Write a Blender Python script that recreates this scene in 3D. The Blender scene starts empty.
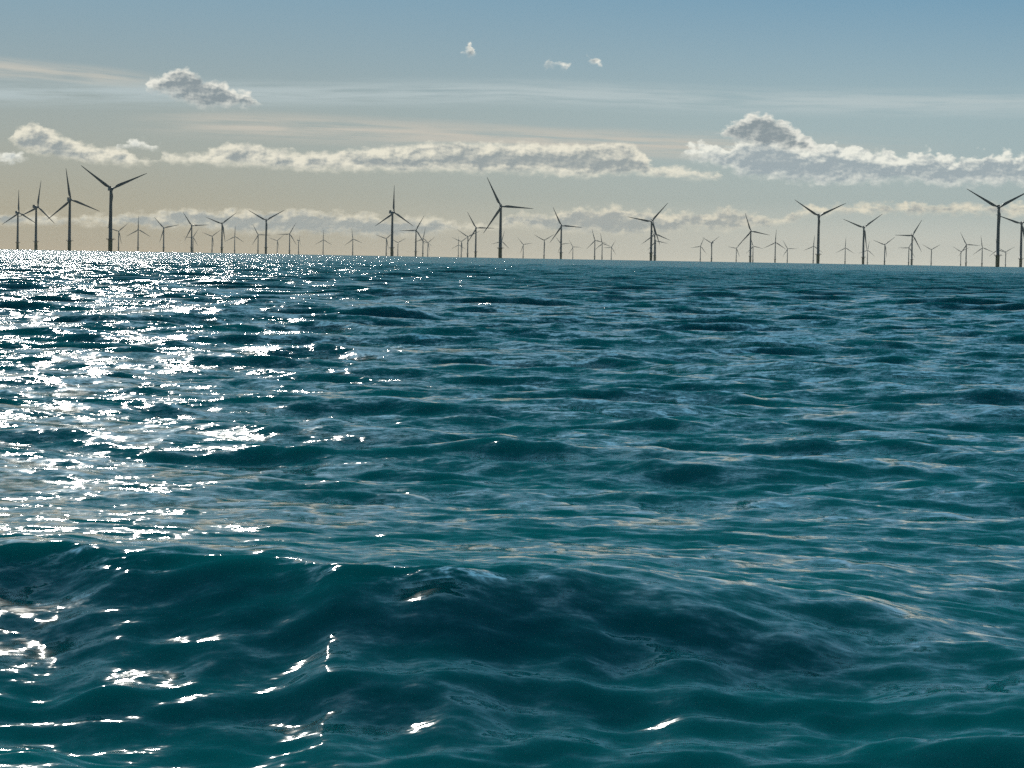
import bpy, bmesh, math, random
import numpy as np
from mathutils import Vector, Matrix

R = math.radians
scene = bpy.context.scene
COL = scene.collection

# ------------------------------------------------------------------ camera
W, H, FPX = 1024, 768, 2400.0
CAM_Z = 2.4
PITCH, ROLL = R(1.9), R(1.0)
EARTH = 6371000.0
DIP = math.sqrt(2 * CAM_Z / EARTH)                        # the horizon lies this far below level
SHIFT = -(384 - 258.2 - FPX * math.tan(PITCH - DIP)) / 1024.0    # the frame is a crop from the top of a larger picture
Fv = Vector((0, math.cos(PITCH), -math.sin(PITCH)))
r0 = Vector((1, 0, 0)); u0 = Vector((0, math.sin(PITCH), math.cos(PITCH)))
Rv = r0 * math.cos(ROLL) + u0 * math.sin(ROLL)
Uv = u0 * math.cos(ROLL) - r0 * math.sin(ROLL)
cd = bpy.data.cameras.new('camera')
cd.sensor_width = 36.0
cd.lens = FPX / W * 36.0
cd.shift_y = SHIFT
cd.clip_start = 0.1
cd.clip_end = 60000
cam = bpy.data.objects.new('camera', cd)
COL.objects.link(cam)
m = Matrix((Rv, Uv, -Fv)).transposed().to_4x4()
m.translation = (0, 0, CAM_Z)
cam.matrix_world = m
scene.camera = cam


def ray(px, py):
    """direction in the world of a point of the photograph"""
    d = Fv + Rv * ((px - W / 2) / FPX) + Uv * ((H / 2 - py + SHIFT * 1024) / FPX)
    return d.normalized()


def azel(px, py):
    d = ray(px, py)
    return math.degrees(math.atan2(d.x, d.y)), math.degrees(math.asin(d.z))


# ------------------------------------------------------------------ sun, sky, exposure
SUN_AZ, SUN_EL = -12.2, 21.0
SKY_STRENGTH = 0.1
scene.view_settings.view_transform = 'Standard'
scene.view_settings.look = 'None'
scene.view_settings.exposure = 0.0
scene.view_settings.gamma = 1.0
sdir = Vector((math.sin(R(SUN_AZ)) * math.cos(R(SUN_EL)), math.cos(R(SUN_AZ)) * math.cos(R(SUN_EL)), math.sin(R(SUN_EL))))
sl = bpy.data.lights.new('sun', 'SUN')
sl.energy = 4.6
sl.angle = R(0.53)
sl.color = (1.0, 0.95, 0.86)
so = bpy.data.objects.new('sun', sl)
so.rotation_euler = sdir.to_track_quat('Z', 'Y').to_euler()
so.location = sdir * 400
COL.objects.link(so)

world = bpy.data.worlds.new('World')
scene.world = world
world.use_nodes = True
NT = world.node_tree
NT.nodes.clear()


class G:
    """a small node-graph writer"""
    def __init__(s, tree): s.t = tree
    def n(s, kind, **kw):
        nd = s.t.nodes.new(kind)
        for k, v in kw.items(): setattr(nd, k, v)
        return nd
    def put(s, sock, v):
        if isinstance(v, bpy.types.NodeSocket): s.t.links.new(v, sock)
        elif v is not None: sock.default_value = v
    def m(s, op, a, b=None, c=None, clamp=False):
        nd = s.n('ShaderNodeMath', operation=op, use_clamp=clamp)
        s.put(nd.inputs[0], a); s.put(nd.inputs[1], b); s.put(nd.inputs[2], c)
        return nd.outputs[0]
    def v(s, op, a, b=None, scale=None):
        nd = s.n('ShaderNodeVectorMath', operation=op)
        s.put(nd.inputs[0], a); s.put(nd.inputs[1], b)
        if scale is not None: s.put(nd.inputs['Scale'], scale)
        return nd.outputs['Value'] if op in ('DOT_PRODUCT', 'LENGTH') else nd.outputs['Vector']
    def xyz(s, x, y, z):
        nd = s.n('ShaderNodeCombineXYZ')
        s.put(nd.inputs[0], x); s.put(nd.inputs[1], y); s.put(nd.inputs[2], z)
        return nd.outputs[0]
    def sep(s, a):
        nd = s.n('ShaderNodeSeparateXYZ'); s.put(nd.inputs[0], a)
        return nd.outputs
    def noise(s, vec, scale, detail=3, rough=0.55, dist=0.0, dim='3D', lac=2.0):
        nd = s.n('ShaderNodeTexNoise', noise_dimensions=dim)
        s.put(nd.inputs['Vector'], vec); nd.inputs['Scale'].default_value = scale
        nd.inputs['Detail'].default_value = detail; nd.inputs['Roughness'].default_value = rough
        nd.inputs['Lacunarity'].default_value = lac
        nd.inputs['Distortion'].default_value = dist
        return nd.outputs
    def step(s, v, lo, hi, a=0.0, b=1.0, smooth=True):
        nd = s.n('ShaderNodeMapRange', interpolation_type='SMOOTHSTEP' if smooth else 'LINEAR')
        for i, x in enumerate((v, lo, hi, a, b)): s.put(nd.inputs[i], x)
        return nd.outputs[0]
    def mix(s, f, a, b, blend='MIX'):
        nd = s.n('ShaderNodeMix', data_type='RGBA', blend_type=blend)
        s.put(nd.inputs[0], f); s.put(nd.inputs[6], a); s.put(nd.inputs[7], b)
        return nd.outputs[2]
    def curve(s, x, pts):
        nd = s.n('ShaderNodeFloatCurve')
        c = nd.mapping.curves[0]
        pts = sorted(pts)
        c.points[0].location = pts[0]; c.points[1].location = pts[-1]
        for p in pts[1:-1]: c.points.new(*p)
        for p in c.points: p.handle_type = 'VECTOR'
        nd.mapping.update()
        s.put(nd.inputs['Value'], x)
        return nd.outputs[0]


g = G(NT)
tc = g.n('ShaderNodeTexCoord')
dirv = g.v('NORMALIZE', tc.outputs['Generated'])
dx, dy, dz = g.sep(dirv)
UNIT = 3.16                                               # cloud units per degree
AZ = g.m('MULTIPLY', g.m('DEGREES', g.m('ARCTAN2', dx, dy)), UNIT)          # 0 = straight ahead
EL = g.m('MULTIPLY', g.m('DEGREES', g.m('ARCSINE', dz)), UNIT)
sky = g.n('ShaderNodeTexSky', sky_type='NISHITA', sun_disc=False)
sky.sun_elevation = R(SUN_EL)
sky.sun_rotation = R(SUN_AZ)
sky.altitude = 0
sky.air_density = 1.0
sky.dust_density = 1.0
sky.ozone_density = 1.5
skyc = sky.outputs[0]

AZ0, AZ1, ELMAX = -60.0, 60.0, 30.0


def cl_pts(seq):
    out = []
    for px, py in seq:
        a, e = [q * UNIT for q in azel(px, py)]
        out.append(((a - AZ0) / (AZ1 - AZ0), e / ELMAX))
    return out


# thin high haze evens the sky out: warm and pale low down, clear blue higher up
def ramp(pts):
    nd = g.n('ShaderNodeValToRGB')
    cr = nd.color_ramp
    cr.interpolation = 'LINEAR'
    g.put(nd.inputs[0], g.m('POWER', g.m('DIVIDE', EL, 90.0 * UNIT, clamp=True), 0.5))
    pts = [((e_ / 90) ** 0.5, c_) for e_, c_ in pts]
    cr.elements[0].position = pts[0][0]; cr.elements[1].position = pts[-1][0]
    cr.elements[0].color = (*pts[0][1], 1); cr.elements[1].color = (*pts[-1][1], 1)
    for e_, c_ in pts[1:-1]:
        el = cr.elements.new(e_); el.color = (*c_, 1)
    return nd.outputs[0]


veil_l = ramp([(0, (.385, .345, .255)), (0.5, (.32, .315, .245)), (1.3, (.27, .305, .275)), (3.4, (.22, .315, .35)), (6, (.125, .285, .405)), (16, (.10, .33, .48)), (40, (.035, .20, .32)), (90, (.008, .09, .17))])
veil_r = ramp([(0, (.66, .66, .58)), (0.5, (.55, .58, .53)), (1.4, (.335, .43, .44)), (3.7, (.29, .42, .47)), (6.2, (.14, .31, .45)), (16, (.10, .33, .49)), (40, (.035, .20, .32)), (90, (.008, .09, .17))])
veil = g.mix(g.step(AZ, -38.0, 34.0), veil_l, veil_r)
away = g.v('DOT_PRODUCT', dirv, tuple(Vector((sdir.x, sdir.y, 0)).normalized()))
veil = g.v('SCALE', veil, None, g.m('MULTIPLY', g.step(away, -0.7, 0.25, 0.45, 1.0), 1.0 / SKY_STRENGTH))
skyg = g.mix(0.96, skyc, veil)

# the sky's clouds: each row has a top and a base line (degrees of azimuth and elevation)
p = g.xyz(AZ, g.m('MULTIPLY', EL, 1.5), 0.0)
wn = g.noise(p, 0.55, 5, 0.62)
wn2 = g.noise(g.v('ADD', p, (31.7, 11.3, 4.0)), 1.5, 5, 0.6)
wv = g.sep(g.v('SUBTRACT', wn[1], (0.5, 0.5, 0.5)))
wv2 = g.sep(g.v('SUBTRACT', wn2[1], (0.5, 0.5, 0.5)))
warp_az = g.m('ADD', AZ, g.m('ADD', g.m('MULTIPLY', wv[0], 2.0), g.m('MULTIPLY', wv2[0], 0.7)))
warp_el = g.m('ADD', EL, g.m('ADD', g.m('MULTIPLY', wv[1], 1.0), g.m('MULTIPLY', wv2[1], 0.5)))
UX = g.m('DIVIDE', g.m('SUBTRACT', warp_az, AZ0), AZ1 - AZ0)
bil = g.noise(g.v('ADD', p, (3.0, 7.0, 9.0)), 0.75, 4, 0.55)[0]
bil_s = g.noise(g.v('ADD', p, (3.0 - 0.16, 7.0 + 0.24, 9.0)), 0.75, 4, 0.55)[0]
relief = g.m('SUBTRACT', bil, bil_s)
def puffs(vec, sc):
    nd = g.n('ShaderNodeTexVoronoi', feature='SMOOTH_F1', voronoi_dimensions='2D')
    g.put(nd.inputs['Vector'], vec); nd.inputs['Scale'].default_value = sc
    nd.inputs['Smoothness'].default_value = 0.25
    return g.m('SUBTRACT', 0.45, nd.outputs['Distance'])
pw = g.v('ADD', p, g.v('SCALE', g.v('SUBTRACT', wn2[1], (0.5, 0.5, 0.5)), None, 0.8))
puff = g.m('ADD', g.m('MULTIPLY', puffs(pw, 0.75), 0.55), g.m('MULTIPLY', puffs(g.v('ADD', pw, (5.2, 1.7, 0)), 1.7), 0.35))
fine = g.noise(g.v('ADD', p, (13.0, 2.0, 1.0)), 2.6, 5, 0.6)[0]

K = 1.0 / SKY_STRENGTH
def lin(r, gg, b):
    f = lambda c: ((c / 255 + 0.055) / 1.055) ** 2.4 if c > 10 else c / 3294
    return (f(r) * K, f(gg) * K, f(b) * K, 1.0)


def cloud_layer(col, tops, bases, soft, bright, dark, thick, opac, pf=0.55, nf=0.35, gl=1.0, br=1.0, bs=0.8, ex=0.0):
    top = g.m('MULTIPLY', g.curve(UX, cl_pts(tops)), ELMAX)
    base = g.m('MULTIPLY', g.curve(UX, cl_pts(bases)), ELMAX)
    tt = g.m('ADD', g.m('SUBTRACT', top, warp_el), g.m('ADD', g.m('MULTIPLY', puff, pf), ex))
    bb = g.m('MULTIPLY', g.m('ADD', g.m('SUBTRACT', warp_el, base), ex), bs)
    e = g.m('MINIMUM', tt, bb)
    e = g.m('ADD', e, g.m('ADD', g.m('MULTIPLY', g.m('SUBTRACT', fine, 0.36), nf), g.m('MULTIPLY', puff, pf * 0.6)))
    al = g.step(e, -0.05, soft)
    al = g.m('MULTIPLY', al, opac)
    th = g.m('ADD', g.m('MULTIPLY', tt, 1.0 / thick), g.m('MULTIPLY', g.m('SUBTRACT', bil, 0.5), 1.9))
    shade = g.m('MULTIPLY', g.step(th, 0.05, 0.95), g.step(g.m('ADD', bb, g.m('MULTIPLY', g.m('SUBTRACT', bil, 0.5), 1.4)), 0.0, 0.6, 1.0 - br, 1.0))
    shade = g.m('ADD', g.m('MULTIPLY', shade, gl), g.m('MULTIPLY', relief, 1.5), clamp=True)
    return g.mix(al, col, g.mix(shade, bright, dark))


def streak(col, pts, width, c, amt, sx=0.10, sy=2.0, seed=0.0, ends=((-900, -800), (1800, 1900))):
    """a thin high sheet of cirrus along a line"""
    y = g.m('MULTIPLY', g.curve(g.m('DIVIDE', g.m('SUBTRACT', AZ, AZ0), AZ1 - AZ0), cl_pts(pts)), ELMAX)
    q = g.noise(g.xyz(g.m('MULTIPLY', AZ, sx), g.m('MULTIPLY', g.m('SUBTRACT', EL, y), sy), seed), 1.0, 4, 0.6)[0]
    d = g.m('ABSOLUTE', g.m('SUBTRACT', EL, y))
    a = g.m('MULTIPLY', g.step(d, 0.0, width, 1.0, 0.0), g.step(q, 0.27, 0.62))
    for e0, e1, lo, hi in ((*ends[0], 0, 1), (*ends[1], 1, 0)):
        a = g.m('MULTIPLY', a, g.step(AZ, azel(e0, 120)[0] * UNIT, azel(e1, 120)[0] * UNIT, lo, hi))
    return g.mix(g.m('MULTIPLY', a, amt), col, c)


cream = lin(240, 235, 216); creamR = lin(242, 242, 230)
grey = lin(152, 161, 162); greyR = lin(158, 171, 176)
pink = lin(190, 184, 172)
far = -2000
c = skyg
c = streak(c, [(-300, 66), (0, 68), (120, 80), (200, 90), (300, 100)], 1.1, lin(198, 196, 186), 0.9, seed=1.0, ends=((-900, -800), (90, 190)))
c = streak(c, [(-200, 150), (60, 120), (150, 122), (300, 128), (512, 138), (700, 147), (850, 150), (1100, 152)], 1.5, lin(198, 194, 183), 1.0, seed=5.0, ends=((100, 260), (620, 1000)))
c = streak(c, [(-200, 90), (300, 94), (512, 92), (760, 102), (1024, 104), (1300, 110)], 1.4, lin(182, 196, 198), 0.9, seed=9.0)
# low row over the horizon
c = cloud_layer(c,
    [(-260, 216), (-60, 215), (40, 214), (90, 219), (150, 212), (200, 210), (256, 212), (300, 211), (350, 214), (385, 218), (420, 220), (436, 215), (455, 224), (490, 226),
     (520, 214), (555, 213), (580, 208), (612, 208), (640, 213), (665, 214), (690, 214), (720, 212), (735, 208), (752, 214), (775, 218), (800, 209), (860, 206), (920, 206), (1000, 205), (1060, 206), (1300, 210)],
    [(-260, 226), (-60, 226), (40, 224), (90, 225), (150, 228), (256, 232), (350, 236), (385, 236), (420, 236), (455, 232), (490, 230), (520, 226), (560, 232), (612, 234), (665, 232), (690, 228), (735, 230), (775, 226), (800, 215), (860, 213), (920, 214), (1000, 214), (1060, 216), (1300, 220)],
    0.55, lin(232, 225, 203), lin(166, 171, 167), 0.9, 1.0, pf=0.6, nf=0.3, ex=0.15, br=0.7)
# main row
c = cloud_layer(c,
    [(far, 165), (-40, 160), (-10, 152), (12, 154), (28, 159), (36, 178), (106, 190), (114, 147), (125, 145), (138, 143), (150, 146), (164, 150), (172, 190), (672, 175), (680, 152), (692, 147), (708, 145), (722, 147), (740, 145), (760, 142), (790, 142), (806, 146), (816, 150), (826, 146), (840, 152), (850, 150), (862, 152), (872, 156), (880, 153), (892, 158), (905, 160), (920, 156), (936, 156), (948, 163), (965, 160), (978, 158), (986, 154), (996, 158), (1010, 156), (1030, 158), (1080, 161), (1140, 158), (1200, 164), (1400, 168)],
    [(far, 160), (-40, 158), (-10, 160), (12, 160), (28, 158), (36, 148), (106, 126), (114, 146), (125, 146), (138, 146), (150, 145), (164, 145), (172, 130), (672, 150), (680, 155), (692, 157), (708, 160), (722, 164), (740, 170), (760, 175), (790, 181), (830, 181), (880, 180), (920, 180), (955, 184), (990, 182), (1030, 183), (1140, 182), (1400, 180)],
    0.42, creamR, greyR, 1.4, 0.97, pf=0.9, br=0.55, bs=0.6, ex=0.28)
c = cloud_layer(c,
    [(far, 165), (-100, 170), (4, 150), (10, 136), (20, 127), (33, 122), (46, 127), (56, 135), (66, 135), (78, 143), (95, 146), (115, 147), (130, 153), (146, 161), (149, 164), (154, 156), (165, 152), (176, 156), (200, 155), (212, 150), (225, 144), (240, 143), (262, 145), (268, 149), (290, 151), (320, 152), (345, 150), (370, 148), (395, 145), (420, 143), (450, 143), (490, 144), (560, 143), (600, 143), (638, 146), (648, 156), (655, 166), (680, 168), (700, 170), (722, 174), (730, 190), (1400, 200)],
    [(far, 140), (-100, 140), (4, 138), (10, 142), (20, 149), (40, 155), (60, 158), (85, 163), (110, 163), (125, 166), (149, 164), (154, 160), (180, 164), (225, 166), (260, 166), (300, 170), (350, 172), (420, 173), (512, 173), (560, 177), (590, 178), (620, 175), (660, 176), (690, 178), (718, 178), (724, 175), (730, 170), (1400, 150)],
    0.42, cream, grey, 1.4, 0.93, pf=0.28, nf=0.26, br=0.85, bs=0.65, ex=0.05, gl=0.92)
# the separate clouds above
c = cloud_layer(c,
    [(far, 120), (100, 110), (138, 96), (144, 85), (152, 80), (160, 78), (172, 76), (178, 69), (184, 69), (190, 75), (200, 78), (212, 84), (225, 86), (235, 93), (243, 91), (252, 95), (257, 106), (270, 120), (452, 80), (461, 49), (467, 44), (476, 49), (484, 74), (534, 80), (543, 60), (556, 63), (570, 68), (577, 92), (583, 61), (588, 58), (596, 60), (604, 71), (614, 90), (715, 140), (724, 129), (732, 124), (745, 121), (756, 115), (768, 114), (776, 120), (790, 126), (800, 133), (810, 143), (818, 152), (840, 170), (1400, 160)],
    [(far, 90), (100, 80), (138, 84), (144, 88), (155, 91), (163, 93), (175, 97), (185, 101), (200, 106), (225, 107), (240, 104), (250, 107), (257, 105), (270, 90), (452, 40), (460, 52), (466, 56), (478, 53), (484, 44), (534, 44), (543, 61), (556, 65), (570, 69), (577, 40), (583, 57), (588, 59), (596, 64), (604, 68), (614, 50), (715, 126), (724, 134), (735, 141), (760, 144), (780, 147), (800, 151), (818, 150), (840, 130), (1400, 100)],
    0.40, lin(238, 237, 226), lin(138, 150, 155), 1.1, 0.95, pf=0.6, br=0.5, bs=0.6, ex=0.2)

bg = g.n('ShaderNodeBackground')
g.put(bg.inputs['Color'], c)
bg.inputs['Strength'].default_value = SKY_STRENGTH
wo = g.n('ShaderNodeOutputWorld')
NT.links.new(bg.outputs[0], wo.inputs['Surface'])


# ------------------------------------------------------------------ materials
def mat(name):
    mm = bpy.data.materials.new(name)
    mm.use_nodes = True
    mm.node_tree.nodes.clear()
    gg = G(mm.node_tree)
    out = gg.n('ShaderNodeOutputMaterial')
    return mm, gg, out


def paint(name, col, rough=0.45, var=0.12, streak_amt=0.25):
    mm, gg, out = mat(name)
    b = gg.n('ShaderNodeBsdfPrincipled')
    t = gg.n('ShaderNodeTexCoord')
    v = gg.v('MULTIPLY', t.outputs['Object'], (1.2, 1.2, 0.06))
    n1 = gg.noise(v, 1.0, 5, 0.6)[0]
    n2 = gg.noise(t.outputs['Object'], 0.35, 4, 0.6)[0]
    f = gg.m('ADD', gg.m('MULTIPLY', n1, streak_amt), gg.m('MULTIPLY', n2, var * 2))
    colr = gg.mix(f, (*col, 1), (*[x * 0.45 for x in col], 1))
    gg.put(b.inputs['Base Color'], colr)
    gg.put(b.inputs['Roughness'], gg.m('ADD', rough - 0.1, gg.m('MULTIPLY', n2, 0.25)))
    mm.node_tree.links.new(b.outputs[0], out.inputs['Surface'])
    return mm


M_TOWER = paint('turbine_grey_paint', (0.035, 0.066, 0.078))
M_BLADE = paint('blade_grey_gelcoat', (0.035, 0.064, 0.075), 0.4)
M_YELLOW = paint('transition_piece_yellow_paint', (0.11, 0.10, 0.02), 0.5)
M_STEEL = paint('galvanised_steel', (0.05, 0.055, 0.06), 0.55)


def sea_material():
    mm, gg, out = mat('sea_water')
    geo = gg.n('ShaderNodeNewGeometry')
    P = geo.outputs['Position']; N = geo.outputs['Normal']
    at = gg.n('ShaderNodeAttribute', attribute_name='ripple')
    amp = at.outputs['Fac']                                   # rms slope too fine for the mesh
    flat = gg.v('MULTIPLY', P, (1, 1, 0))
    px, py, pz = gg.sep(P)
    # wind ripples: slopes of the wavelets that are finer than the mesh
    q = gg.v('MULTIPLY', flat, (0.55, 1.0, 1.0))
    a = gg.noise(q, 9.0, 3, 0.6)[1]
    b = gg.noise(gg.v('ADD', q, (7.3, 2.1, 0)), 1.6, 4, 0.65)[1]
    c_ = gg.noise(gg.v('ADD', q, (1.3, 9.1, 0)), 0.30, 4, 0.7)[1]
    a2 = gg.noise(gg.v('ADD', q, (3.3, 5.1, 0)), 24.0, 2, 0.5)[1]
    a = gg.v('ADD', a, gg.v('SCALE', gg.v('SUBTRACT', a2, (0.5, 0.5, 0.5)), None, 0.6))
    sl_ = gg.v('ADD', gg.v('SCALE', gg.v('SUBTRACT', a, (0.5, 0.5, 0.5)), None, 4.2),
               gg.v('ADD', gg.v('SCALE', gg.v('SUBTRACT', b, (0.5, 0.5, 0.5)), None, 10.0),
                    gg.v('SCALE', gg.v('SUBTRACT', c_, (0.5, 0.5, 0.5)), None, 7.5)))
    sx, sy, _ = gg.sep(sl_)
    sl2 = gg.xyz(gg.m('MULTIPLY', sx, gg.m('MULTIPLY', amp, 0.65)), gg.m('MULTIPLY', sy, amp), 0.0)
    # far off only the near faces of the wavelets show (the others hide behind them)
    rr = gg.v('LENGTH', flat)
    rad = gg.v('NORMALIZE', flat)
    s_r = gg.v('DOT_PRODUCT', sl2, rad)
    farf = gg.step(rr, 60.0, 300.0)
    fix = gg.m('SUBTRACT', gg.m('MULTIPLY', gg.m('ABSOLUTE', s_r), -1.0), s_r)
    sl3 = gg.v('ADD', sl2, gg.v('SCALE', rad, None, gg.m('MULTIPLY', fix, farf)))
    NN = gg.v('NORMALIZE', gg.v('ADD', N, sl3))
    # light coming back out of the water: nearly even, whatever the slope
    dif = gg.n('ShaderNodeSubsurfaceScattering', falloff='BURLEY')
    dif.inputs['Radius'].default_value = (0.6, 1.0, 0.9)
    dif.inputs['Scale'].default_value = 1.0
    wat = gg.noise(flat, 0.05, 4, 0.6)[0]
    gg.put(dif.inputs['Color'], gg.mix(wat, (0.0005, 0.080, 0.090, 1), (0.0008, 0.120, 0.124, 1)))
    gg.put(dif.inputs['Normal'], gg.xyz(0.0, 0.0, 1.0))
    glo = gg.n('ShaderNodeBsdfGlossy')
    gg.put(glo.inputs['Color'], (1, 1, 1, 1))
    gg.put(glo.inputs['Roughness'], 0.055)
    gg.put(glo.inputs['Normal'], NN)
    fr = gg.n('ShaderNodeFresnel')
    fr.inputs['IOR'].default_value = 1.333
    gg.put(fr.inputs['Normal'], NN)
    ms = gg.n('ShaderNodeMixShader')
    gg.put(ms.inputs[0], fr.outputs[0])
    mm.node_tree.links.new(dif.outputs[0], ms.inputs[1])
    mm.node_tree.links.new(glo.outputs[0], ms.inputs[2])
    mm.node_tree.links.new(ms.outputs[0], out.inputs['Surface'])
    return mm


# ------------------------------------------------------------------ the sea
def build_sea():
    rng = np.random.default_rng(11)
    # rings: fine near the boat, coarser with distance, out to the horizon
    rs = [0.3]
    while rs[-1] < 18500:
        r = rs[-1]
        if r < 6.0: k = 0.03
        elif r < 130: k = 0.0031
        elif r < 700: k = 0.0021
        elif r < 2500: k = 0.01
        else: k = 0.03
        rs.append(r * (1 + k))
    rs = np.array(rs, np.float32)
    half = R(18)
    fine_a = np.linspace(-half, half, int(2 * half / 0.00065))
    coarse_a = np.linspace(half, 2 * math.pi - half, 160)[1:-1]
    az = np.concatenate([fine_a, coarse_a]).astype(np.float32)     # closed ring
    nr, na = len(rs), len(az)
    dr = np.gradient(rs)
    X = (rs[:, None] * np.sin(az)[None, :]).astype(np.float32)
    Y = (rs[:, None] * np.cos(az)[None, :]).astype(np.float32)
    Z = np.zeros_like(X); DX = np.zeros_like(X); DY = np.zeros_like(X)
    # wind sea: many plane waves, near-equal slope per octave, spread about the wind
    n = 210
    lam = np.exp(np.linspace(math.log(9.0), math.log(0.07), n)) * rng.uniform(0.95, 1.05, n)
    k = 2 * math.pi / lam
    mean_dir = R(-97)
    spread = np.where(lam > 3, 0.36, np.where(lam > 0.8, 0.44, 0.62))
    th = mean_dir + rng.normal(0, 1, n) * spread
    ph = rng.uniform(0, 2 * math.pi, n)
    s = 0.0250 * rng.uniform(0.6, 1.4, n)
    s *= np.where(lam > 3, 0.72, 1.0) * np.where(lam < 1.5, 1.3, 1.0) * np.where(lam < 0.6, 0.95, 1.0) * np.where(lam < 0.3, 0.85, 1.0)
    amp = s / k
    miss = np.zeros(nr)
    calm = (0.35 + 0.65 * np.clip((rs - 21.0) / 8.0, 0, 1)).astype(np.float32)
    # the swell that breaks the view in front: a crest traced on the water
    cr = [(-260, 548), (-60, 546), (0, 548), (60, 546), (150, 550), (250, 555), (330, 560), (420, 562), (500, 564), (580, 570), (660, 580), (740, 590), (840, 604), (930, 626), (1024, 652), (1200, 700)]
    hh = [0.44, 0.46, 0.48, 0.50, 0.52, 0.54, 0.56, 0.56, 0.55, 0.52, 0.46, 0.39, 0.31, 0.23, 0.16, 0.08]
    ca, crr = [], []
    for (px, py), h_ in zip(cr, hh):
        d = ray(px, py); t = (CAM_Z - h_) / -d.z
        ca.append(math.atan2(d.x, d.y)); crr.append(math.hypot(d.x, d.y) * t)
    azw = np.where(az > math.pi, az - 2 * math.pi, az)
    Rc = np.interp(azw, ca, crr).astype(np.float32)
    Ac = np.interp(azw, ca, hh).astype(np.float32) * np.interp(azw, [-0.6, -0.32, 0.3, 0.5], [0, 1, 1, 0])
    Rc = Rc + 0.10 * np.sin(azw * 50) + 0.06 * np.sin(azw * 130 + 1)
    U = rs[:, None] - Rc[None, :]
    lee = (1 - 0.55 * np.exp(-(np.abs(U - 4.0) / 5.0) ** 4) * np.clip(Ac / 0.3, 0, 1)[None, :]).astype(np.float32)   # smoother water on and behind the crest
    swell = (1 + 0.7 * np.clip((rs - 45.0) / 60.0, 0, 1)).astype(np.float32)      # rougher water farther out
    for i in range(n):
        w = np.clip((lam[i] / np.maximum(dr, 1e-6) - 2.5) / 3.0, 0, 1)      # fade out what the rings cannot carry
        miss += (1 - w ** 2) * s[i] ** 2 / 2
        idx = np.nonzero(w > 0)[0]
        if not len(idx): continue
        e = idx[-1] + 1
        cx, cy = math.cos(th[i]), math.sin(th[i])
        arg = (k[i] * cx) * X[:e] + (k[i] * cy) * Y[:e] + ph[i]
        wa = (w[:e] * amp[i]).astype(np.float32)
        if lam[i] > 1.3: wa = wa * calm[:e]
        if lam[i] > 2.2: wa = wa * swell[:e]
        wa = wa[:, None] * (lee[:e] if lam[i] > 0.45 else 1.0)
        Z[:e] += wa * np.sin(arg)
        c = wa * np.cos(arg) * (0.8 if lam[i] > 0.6 else 0.4)
        DX[:e] += c * cx; DY[:e] += c * cy
    prof = np.where(U < 0, np.exp(-(np.abs(U) / 1.35) ** 1.2), np.exp(-(np.abs(U) / 3.6) ** 1.2))
    Z += (Ac[None, :] * prof).astype(np.float32)
    Z -= (0.20 * np.exp(-((U + 3.1) / 1.2) ** 2) * (Ac / 0.48)[None, :]).astype(np.float32)
    rip_crest = np.exp(-((U + 0.06) / 0.16) ** 2) * np.interp(azw, [-0.8, -0.55, -0.02, 0.03], [1, 1, 1, 0])[None, :]
    X += DX; Y += DY
    Z -= (rs ** 2 / (2 * EARTH))[:, None].astype(np.float32)          # the sea curves away
    co = np.stack([X, Y, Z], -1).reshape(-1, 3)
    co = np.concatenate([co, np.array([[0, 0, 0]], np.float32)])
    j = np.arange(na); jn = (j + 1) % na
    ii = np.arange(nr - 1)[:, None] * na
    quads = np.stack([ii + j, ii + na + j, ii + na + jn, ii + jn], -1).reshape(-1, 4)
    # winding so the face normals look up (az runs clockwise)
    cap = np.stack([np.full(na, nr * na), j, jn], -1)
    nq, nt = len(quads), len(cap)
    me = bpy.data.meshes.new('sea')
    me.vertices.add(len(co)); me.vertices.foreach_set('co', co.astype(np.float32).ravel())
    me.loops.add(nq * 4 + nt * 3)
    quads = quads[:, ::-1]
    cap = cap[:, ::-1]
    me.loops.foreach_set('vertex_index', np.concatenate([quads.ravel(), cap.ravel()]).astype(np.int32))
    me.polygons.add(nq + nt)
    ls = np.concatenate([np.arange(nq) * 4, nq * 4 + np.arange(nt) * 3]).astype(np.int32)
    me.polygons.foreach_set('loop_start', ls)
    me.update(calc_edges=True)
    me.polygons.foreach_set('use_smooth', np.ones(nq + nt, bool))
    at = me.attributes.new('ripple', 'FLOAT', 'POINT')
    rip = np.sqrt(miss + 0.0035)[:, None] * np.ones((1, na)) + 0.45 * rip_crest
    at.data.foreach_set('value', np.concatenate([rip.ravel(), [0.03]]).astype(np.float32))
    o = bpy.data.objects.new('sea', me)
    me.materials.append(sea_material())
    COL.objects.link(o)
    o['kind'] = 'structure'
    zmid = me.vertices[(nr // 2) * na].co.z
    return o


SEA = build_sea()

# ------------------------------------------------------------------ the wind turbine (hub 84 m, blades 53 m)
HUB_Z, BLADE_R = 84.0, 53.0


def link_mesh(name, bm, material, parent=None):
    me = bpy.data.meshes.new(name)
    bmesh.ops.recalc_face_normals(bm, faces=bm.faces)
    bm.to_mesh(me); bm.free()
    for pl in me.polygons: pl.use_smooth = True
    me.materials.append(material)
    o = bpy.data.objects.new(name, me)
    COL.objects.link(o)
    o.parent = parent
    return o


def lathe(bm, prof, n=28, axis='Z', cap=True):
    rings = []
    for r, z in prof:
        ring = []
        for i in range(n):
            a = 2 * math.pi * i / n
            x, y = r * math.cos(a), r * math.sin(a)
            ring.append(bm.verts.new((x, y, z) if axis == 'Z' else (x, z, y)))
        rings.append(ring)
    for a, b in zip(rings, rings[1:]):
        for i in range(n):
            bm.faces.new((a[i], a[(i + 1) % n], b[(i + 1) % n], b[i]))
    if cap:
        bm.faces.new(rings[0]); bm.faces.new(rings[-1])


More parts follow.
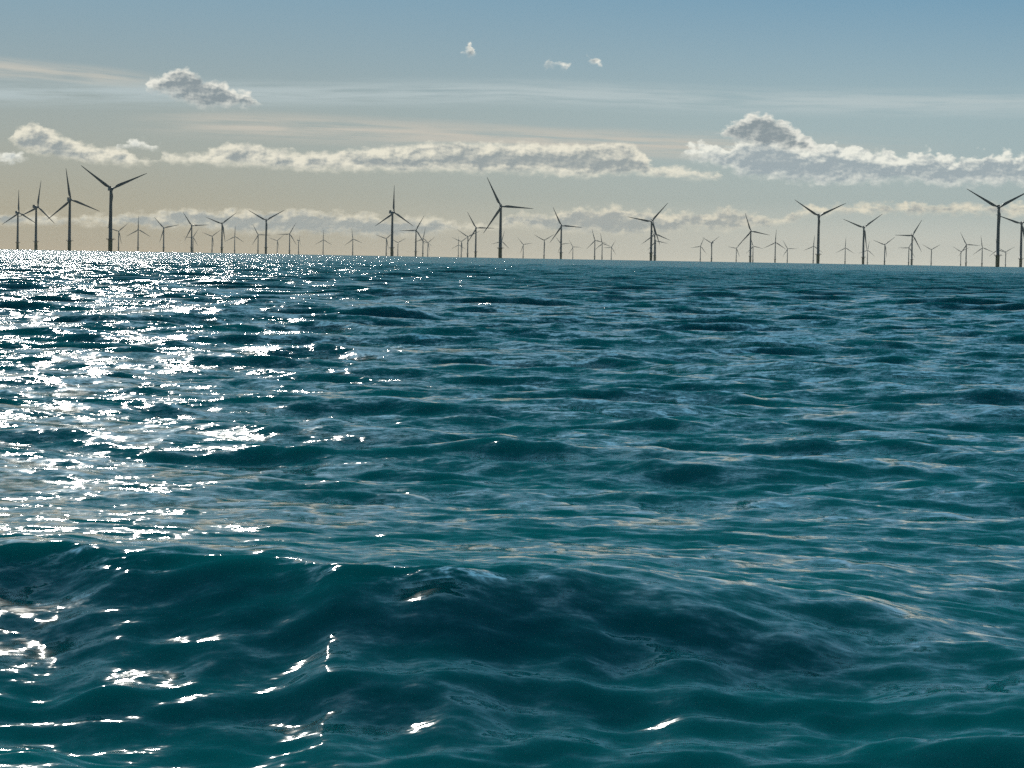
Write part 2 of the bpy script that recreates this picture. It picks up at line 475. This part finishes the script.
def tube(bm, p0, p1, r, n=6):
    p0, p1 = Vector(p0), Vector(p1)
    q = (p1 - p0).to_track_quat('Z', 'Y')
    L = (p1 - p0).length
    rings = []
    for z in (0, L):
        rings.append([bm.verts.new(p0 + q @ Vector((r * math.cos(2 * math.pi * i / n), r * math.sin(2 * math.pi * i / n), z))) for i in range(n)])
    for i in range(n):
        bm.faces.new((rings[0][i], rings[0][(i + 1) % n], rings[1][(i + 1) % n], rings[1][i]))
    bm.faces.new(rings[0]); bm.faces.new(rings[1])


def rbox(bm, lo, hi, bev=0.0):
    vs = bmesh.ops.create_cube(bm, size=1)['verts']
    for v in vs:
        for i in range(3):
            v.co[i] = lo[i] if v.co[i] < 0 else hi[i]
    if bev:
        es = list({e for v in vs for e in v.link_edges})
        bmesh.ops.bevel(bm, geom=es, offset=bev, segments=3, affect='EDGES', profile=0.5)


def make_turbine():
    root = bpy.data.objects.new('wind_turbine', None)
    COL.objects.link(root)
    bm = bmesh.new()
    lathe(bm, [(2.75, -9.0), (2.75, 3.0), (2.85, 3.05), (2.85, 15.6), (3.05, 15.7), (3.05, 16.2), (2.7, 16.3)])
    tp = link_mesh('transition_piece', bm, M_YELLOW, root)
    bm = bmesh.new()                                           # boat landing: two fender tubes and a ladder
    for sx in (-0.9, 0.9):
        tube(bm, (sx, -4.1, -5.0), (sx, -4.1, 9.5), 0.25, 8)
        for z in (0.5, 4.5, 8.5): tube(bm, (sx, -2.6, z), (sx, -4.1, z), 0.18)
    for sx in (-0.3, 0.3): tube(bm, (sx, -3.3, -3.0), (sx, -3.3, 16.4), 0.06)
    for i in range(34): tube(bm, (-0.3, -3.3, -2.6 + i * 0.55), (0.3, -3.3, -2.6 + i * 0.55), 0.04)
    link_mesh('boat_landing', bm, M_YELLOW, tp)
    bm = bmesh.new()                                           # work platform with its railing and brackets
    lathe(bm, [(2.8, 16.25), (5.4, 16.25), (5.4, 16.65), (2.8, 16.65)], 24, cap=False)
    rbox(bm, (2.0, -2.2, 16.28), (6.9, 2.2, 16.62), 0.05)
    link_mesh('platform', bm, M_STEEL, tp)
    bm = bmesh.new()
    nn = 20
    for i in range(nn):
        a0, a1 = 2 * math.pi * i / nn, 2 * math.pi * (i + 1) / nn
        p0, p1 = (5.3 * math.cos(a0), 5.3 * math.sin(a0)), (5.3 * math.cos(a1), 5.3 * math.sin(a1))
        tube(bm, (*p0, 16.6), (*p0, 17.85), 0.06)
        for z in (17.2, 17.85): tube(bm, (*p0, z), (*p1, z), 0.055)
    link_mesh('railing', bm, M_STEEL, tp)
    for i in range(8):
        bm = bmesh.new()
        a = 2 * math.pi * (i + 0.5) / 8
        tube(bm, (2.7 * math.cos(a), 2.7 * math.sin(a), 14.2), (5.1 * math.cos(a), 5.1 * math.sin(a), 16.3), 0.12)
        link_mesh('bracket', bm, M_STEEL, tp)
    bm = bmesh.new()
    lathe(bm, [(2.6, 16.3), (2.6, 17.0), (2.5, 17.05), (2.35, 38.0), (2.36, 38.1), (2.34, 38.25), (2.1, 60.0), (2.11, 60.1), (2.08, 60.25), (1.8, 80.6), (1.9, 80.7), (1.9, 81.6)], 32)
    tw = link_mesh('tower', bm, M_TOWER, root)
    bm = bmesh.new()
    rbox(bm, (-0.5, -2.75, 17.0), (0.5, -2.3, 19.4), 0.1)
    link_mesh('door', bm, M_STEEL, tw)
    # nacelle: its nose looks along -Y (towards the wind)
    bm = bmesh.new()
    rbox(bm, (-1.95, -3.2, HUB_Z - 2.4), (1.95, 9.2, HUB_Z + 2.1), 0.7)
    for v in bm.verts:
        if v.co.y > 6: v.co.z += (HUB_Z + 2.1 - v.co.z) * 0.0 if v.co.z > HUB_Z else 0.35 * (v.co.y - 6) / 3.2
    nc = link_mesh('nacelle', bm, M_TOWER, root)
    bm = bmesh.new()
    rbox(bm, (-1.9, 6.0, HUB_Z + 2.0), (1.9, 8.6, HUB_Z + 4.3), 0.25)
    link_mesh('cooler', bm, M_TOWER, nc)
    bm = bmesh.new()
    tube(bm, (0.9, 7.2, HUB_Z + 4.2), (0.9, 7.2, HUB_Z + 6.2), 0.06)
    tube(bm, (0.5, 7.2, HUB_Z + 5.9), (1.3, 7.2, HUB_Z + 5.9), 0.05)
    link_mesh('wind_vane', bm, M_STEEL, nc)
    # rotor: an object turning about the hub axis
    bm = bmesh.new()
    lathe(bm, [(1.7, 1.75), (1.95, 1.3), (2.0, 0.0), (1.9, -1.0), (1.55, -1.9), (0.9, -2.6), (0.05, -2.85)], 24, axis='Y')
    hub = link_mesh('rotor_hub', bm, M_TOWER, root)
    hub.location = (0, -5.0, HUB_Z)
    bm = bmesh.new()                                            # one blade, pointing up
    secs = [(1.2, 2.1, 1.0, 0.0), (3.0, 2.1, 0.98, 0.0), (5.0, 2.5, 0.72, 9), (7.5, 3.5, 0.42, 13), (10, 4.1, 0.31, 12), (14, 3.85, 0.26, 9.5), (20, 3.3, 0.22, 7), (28, 2.6, 0.19, 4.5), (36, 2.0, 0.17, 2.5), (44, 1.4, 0.16, 1.0), (49, 1.0, 0.15, 0.3), (52, 0.6, 0.14, 0), (BLADE_R, 0.15, 0.2, 0)]
    rings = []
    for z, ch, tk, tw_ in secs:
        ring = []
        for i in range(20):
            a = 2 * math.pi * i / 20
            cx = math.cos(a)
            x = ch * (0.5 * cx + (0.18 if tk < 0.6 else 0.0) * (1 if tk < 0.6 else 0))
            y = 0.5 * ch * tk * math.sin(a) * (1.0 if tk > 0.6 else (0.75 - 0.35 * cx) * 1.2)
            t = R(tw_)
            bend = -1.2 * (z / BLADE_R) ** 2
            ring.append(bm.verts.new((-(x * math.cos(t) - y * math.sin(t)), x * math.sin(t) + y * math.cos(t) + bend, z)))
        rings.append(ring)
    for a, b in zip(rings, rings[1:]):
        for i in range(20): bm.faces.new((a[i], a[(i + 1) % 20], b[(i + 1) % 20], b[i]))
    bm.faces.new(rings[0]); bm.faces.new(rings[-1])
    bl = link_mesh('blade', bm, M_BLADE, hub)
    for q in (1, 2):
        b2 = bl.copy(); COL.objects.link(b2); b2.parent = hub
        b2.rotation_euler = (0, R(120 * q), 0)
    return root


def copy_tree(o, parent=None):
    c_ = o.copy(); COL.objects.link(c_); c_.parent = parent
    for ch in list(o.children): copy_tree(ch, c_)
    return c_


# hub x, hub y in the photograph, turn of one blade clockwise from upright, yaw to the right, label
TURBINES = [
    (-19, 216, -23, 15, 'wind turbine beyond the left edge, only one level blade tip reaching into view'),
    (19.0, 212.8, -2, 30, 'leftmost fully visible wind turbine, the shorter one beside the picture edge'),
    (37.9, 207.0, 7, 40, 'second wind turbine from the left, its rotor turned aside above the bright glitter'),
    (70.8, 199.8, -10, 18, 'third wind turbine from the left, tall with a blade leaning back from upright'),
    (112.0, 189.0, 65, 16, 'tallest darkest wind turbine at the left, rotor in a wide Y above bright glitter'),
    (118.8, 231.3, 48, 5, 'small faint wind turbine directly behind the tallest tower on the left side'),
    (138.4, 229.6, 0, 8, 'small wind turbine with upright blade, first clear one right of the tallest tower'),
    (164.0, 228.0, 77, 8, 'small wind turbine standing alone midway between upright-bladed and overlapping turbines at the left'),
    (192.0, 225.8, 86, 8, 'medium wind turbine with a smaller rotor showing around its tower, left part'),
    (193.2, 237.3, 31, 5, 'faint distant wind turbine whose rotor crosses the tower of a medium turbine at left'),
    (212.3, 236.3, 51, 5, 'short distant wind turbine with Y rotor just left of a medium Y-rotor turbine'),
    (222.3, 223.8, 51, 6, 'medium wind turbine with Y rotor tipped left, between two short ones at left'),
    (234.9, 236.4, 2, 8, 'short wind turbine with upright blade right of the tipped Y-rotor medium turbine'),
    (258.3, 234.8, 91, 6, 'short wind turbine whose level blade passes behind a taller Y-rotor tower at left'),
    (266.4, 220.5, 59, 4, 'medium wind turbine with symmetrical Y rotor where the bright horizon glitter ends'),
    (277.4, 240.6, 48, 5, 'faint short wind turbine right of the symmetrical Y-rotor turbine at the glitter end'),
    (289.8, 234.0, 28, 5, 'wind turbine with one blade level to the left, beside an edge-on rotor'),
    (299.5, 240.4, 10, 76, 'short wind turbine seen edge-on so that its rotor is one thin line'),
    (323.4, 239.8, 0, 8, 'short lone wind turbine, upright blade, first of two in the empty gap'),
    (353.0, 239.1, -8, 8, 'short lone wind turbine, blade leaning left, second of two in the empty gap'),
    (386.5, 238.6, 49, 5, 'short wind turbine just left of the tall turbine with bulky nacelle'),
    (394.0, 212.5, -1, 36, 'tall dark wind turbine with bulky nacelle and upright blade, left of centre'),
    (398.0, 242.7, 60, 5, 'faint short wind turbine just right of the tall turbine with bulky nacelle'),
    (416.2, 230.2, 28, 6, 'medium wind turbine with level left blade, right of the bulky-nacelle turbine'),
    (423.5, 238.6, 9, 25, 'short wind turbine second in the trio right of the bulky-nacelle turbine'),
    (428.0, 242.9, 48, 5, 'shortest wind turbine of the trio right of the bulky-nacelle turbine'),
    (458.5, 244.9, 0, 5, 'faintest leftmost wind turbine of the cluster left of the central tall turbine'),
    (461.5, 241.6, 53, 5, 'faint wind turbine second from left in the cluster left of the central one'),
    (468.0, 236.8, 63, 5, 'wind turbine third in the cluster, blade touching its taller right neighbour'),
    (476.2, 228.0, 90, 6, 'tallest wind turbine of the cluster just left of the central tall turbine'),
    (501.2, 206.5, 93, 6, 'tall dark wind turbine nearest the centre, long blade level to the right'),
    (501.8, 241.3, 14, 8, 'tiny wind turbine hidden behind the central tall tower, blade poking out left'),
    (523.4, 244.6, 80, 5, 'tiny wind turbine first to the right of the central tall turbine'),
    (544.4, 240.4, 58, 4, 'small Y-rotor wind turbine between the central tall turbine and a medium one'),
    (561.6, 225.8, 94, 6, 'medium wind turbine right of centre, its long right blade almost level'),
    (561.4, 244.3, 82, 5, 'tiny wind turbine behind the medium tower right of centre, blades poking out'),
    (573.0, 247.0, 91, 5, 'tiny faint wind turbine close right of the medium turbine right of centre'),
    (595.0, 240.4, 104, 5, 'tallest and leftmost wind turbine of the small trio right of centre'),
    (602.3, 243.5, 109, 5, 'middle wind turbine of the small trio right of centre'),
    (611.5, 247.5, 28, 5, 'shortest and rightmost wind turbine of the small trio right of centre'),
    (651.8, 221.5, 40, 4, 'taller front wind turbine of the overlapping pair right of centre, blade up right'),
    (655.0, 234.0, 112, 4, 'shorter wind turbine overlapping the tall one right of centre, drooping blades'),
    (655.8, 241.0, 101, 5, 'faint tiny wind turbine showing low behind the overlapping towers right of centre'),
    (700.6, 246.3, 21, 5, 'small wind turbine left of an isolated two, blade level to the left'),
    (711.2, 242.8, 57, -35, 'small wind turbine right of an isolated two, nacelle showing beside its tower'),
    (736.5, 248.3, 40, 5, 'tiny wind turbine just left of the medium turbine with leaning blade'),
    (751.0, 231.3, 101, 6, 'medium wind turbine with leaning blade between isolated two and tall Y rotor'),
    (753.2, 246.3, 103, 5, 'tiny wind turbine almost hidden behind the medium turbine with leaning blade'),
    (775.5, 242.4, 3, 5, 'small wind turbine, upright blade, second left of the tall Y-rotor turbine'),
    (787.6, 248.7, 90, 5, 'tiny wind turbine, blade level right, between upright rotor and tall Y rotor'),
    (813.6, 246.2, 5, 5, 'small wind turbine just left of the tall Y-rotor tower, partly behind it'),
    (819.2, 216.3, 63, 6, 'tall dark wind turbine with even Y rotor, right half below big cumulus'),
    (845.4, 247.9, 2, 5, 'tiny wind turbine, upright blade, between tall and medium Y-rotor turbines'),
    (864.0, 227.8, 52, 5, 'medium Y-rotor wind turbine right of the tall one, third blade along its tower'),
    (867.7, 250.2, 10, 5, 'tiny wind turbine just right of the medium Y-rotor tower'),
    (885.0, 244.8, 51, 5, 'small Y-rotor wind turbine right of the medium Y-rotor turbine'),
    (909.0, 247.7, 28, 5, 'tiny wind turbine just left of the medium turbine with level left blade'),
    (912.8, 235.4, 30, 18, 'medium wind turbine at right, one blade level left and two swept right'),
    (931.5, 249.7, 59, 4, 'small even Y-rotor wind turbine alone in the gap at the right'),
    (961.0, 251.7, 62, 5, 'tiny wind turbine close to the left of a taller one at far right'),
    (966.5, 244.7, 93, 5, 'small wind turbine with level right blade, overlapping a tinier left neighbour'),
    (982.4, 247.7, 112, 5, 'small wind turbine just left of the tallest tower on the right side'),
    (999.0, 207.8, 60, 3, 'tallest dark wind turbine on the right side, wide Y rotor cut by edge'),
    (997.5, 249.7, 110, 5, 'tiny wind turbine behind the tallest right tower, blade poking out left'),
    (1005.8, 252.0, 59, 5, 'tiny Y-rotor wind turbine between the last two tall towers at right'),
    (1021.8, 223.8, 49, 4, 'rightmost wind turbine, medium, standing half cut by the picture edge'),
]

proto = make_turbine()
AX0 = 0.35                                                # nacelle tilt left out
for i, (hx, hy, phi, yaw, label) in enumerate(TURBINES):
    o = proto if i == 0 else copy_tree(proto)
    a, e = azel(hx, hy)
    dist = 3000.0
    for _ in range(30): dist = (HUB_Z - CAM_Z - dist ** 2 / (2 * EARTH)) / math.tan(R(e))
    o.location = (dist * math.sin(R(a)), dist * math.cos(R(a)), -dist ** 2 / (2 * EARTH))
    # at yaw 0 the rotor looks back at the boat; positive yaw swings it to the right
    o.rotation_euler = (0, 0, -R(a) + R(yaw))
    for ch in o.children:
        if ch.name.split('.')[0] == 'rotor_hub': ch.rotation_euler = (0, R(phi), 0)
    # keep the hub, not the tower, on its line of sight
    off = 5.0 * math.sin(R(yaw))
    o.location.x -= off * math.cos(R(a)); o.location.y += off * math.sin(R(a))
    o['label'] = label
    o['category'] = 'wind turbine'
    o['group'] = 'wind turbines of the offshore farm'

# ------------------------------------------------------------------ haze over the water
HAZE = 2.3e-5
if HAZE > 0:
    bm = bmesh.new()
    rbox(bm, (-19000, -19000, -30.0), (19000, 19000, 150.0))
    mm, gg, out = mat('haze')
    pv = gg.n('ShaderNodeVolumePrincipled')
    pv.inputs['Color'].default_value = (0.84, 0.84, 0.79, 1)
    pv.inputs['Density'].default_value = HAZE
    pv.inputs['Anisotropy'].default_value = 0.0
    mm.node_tree.links.new(pv.outputs[0], out.inputs['Volume'])
    hz = link_mesh('haze', bm, mm)
    hz['kind'] = 'stuff'

scene.cycles.use_denoising = False
scene.cycles.max_bounces = 6
scene.cycles.sample_clamp_indirect = 6
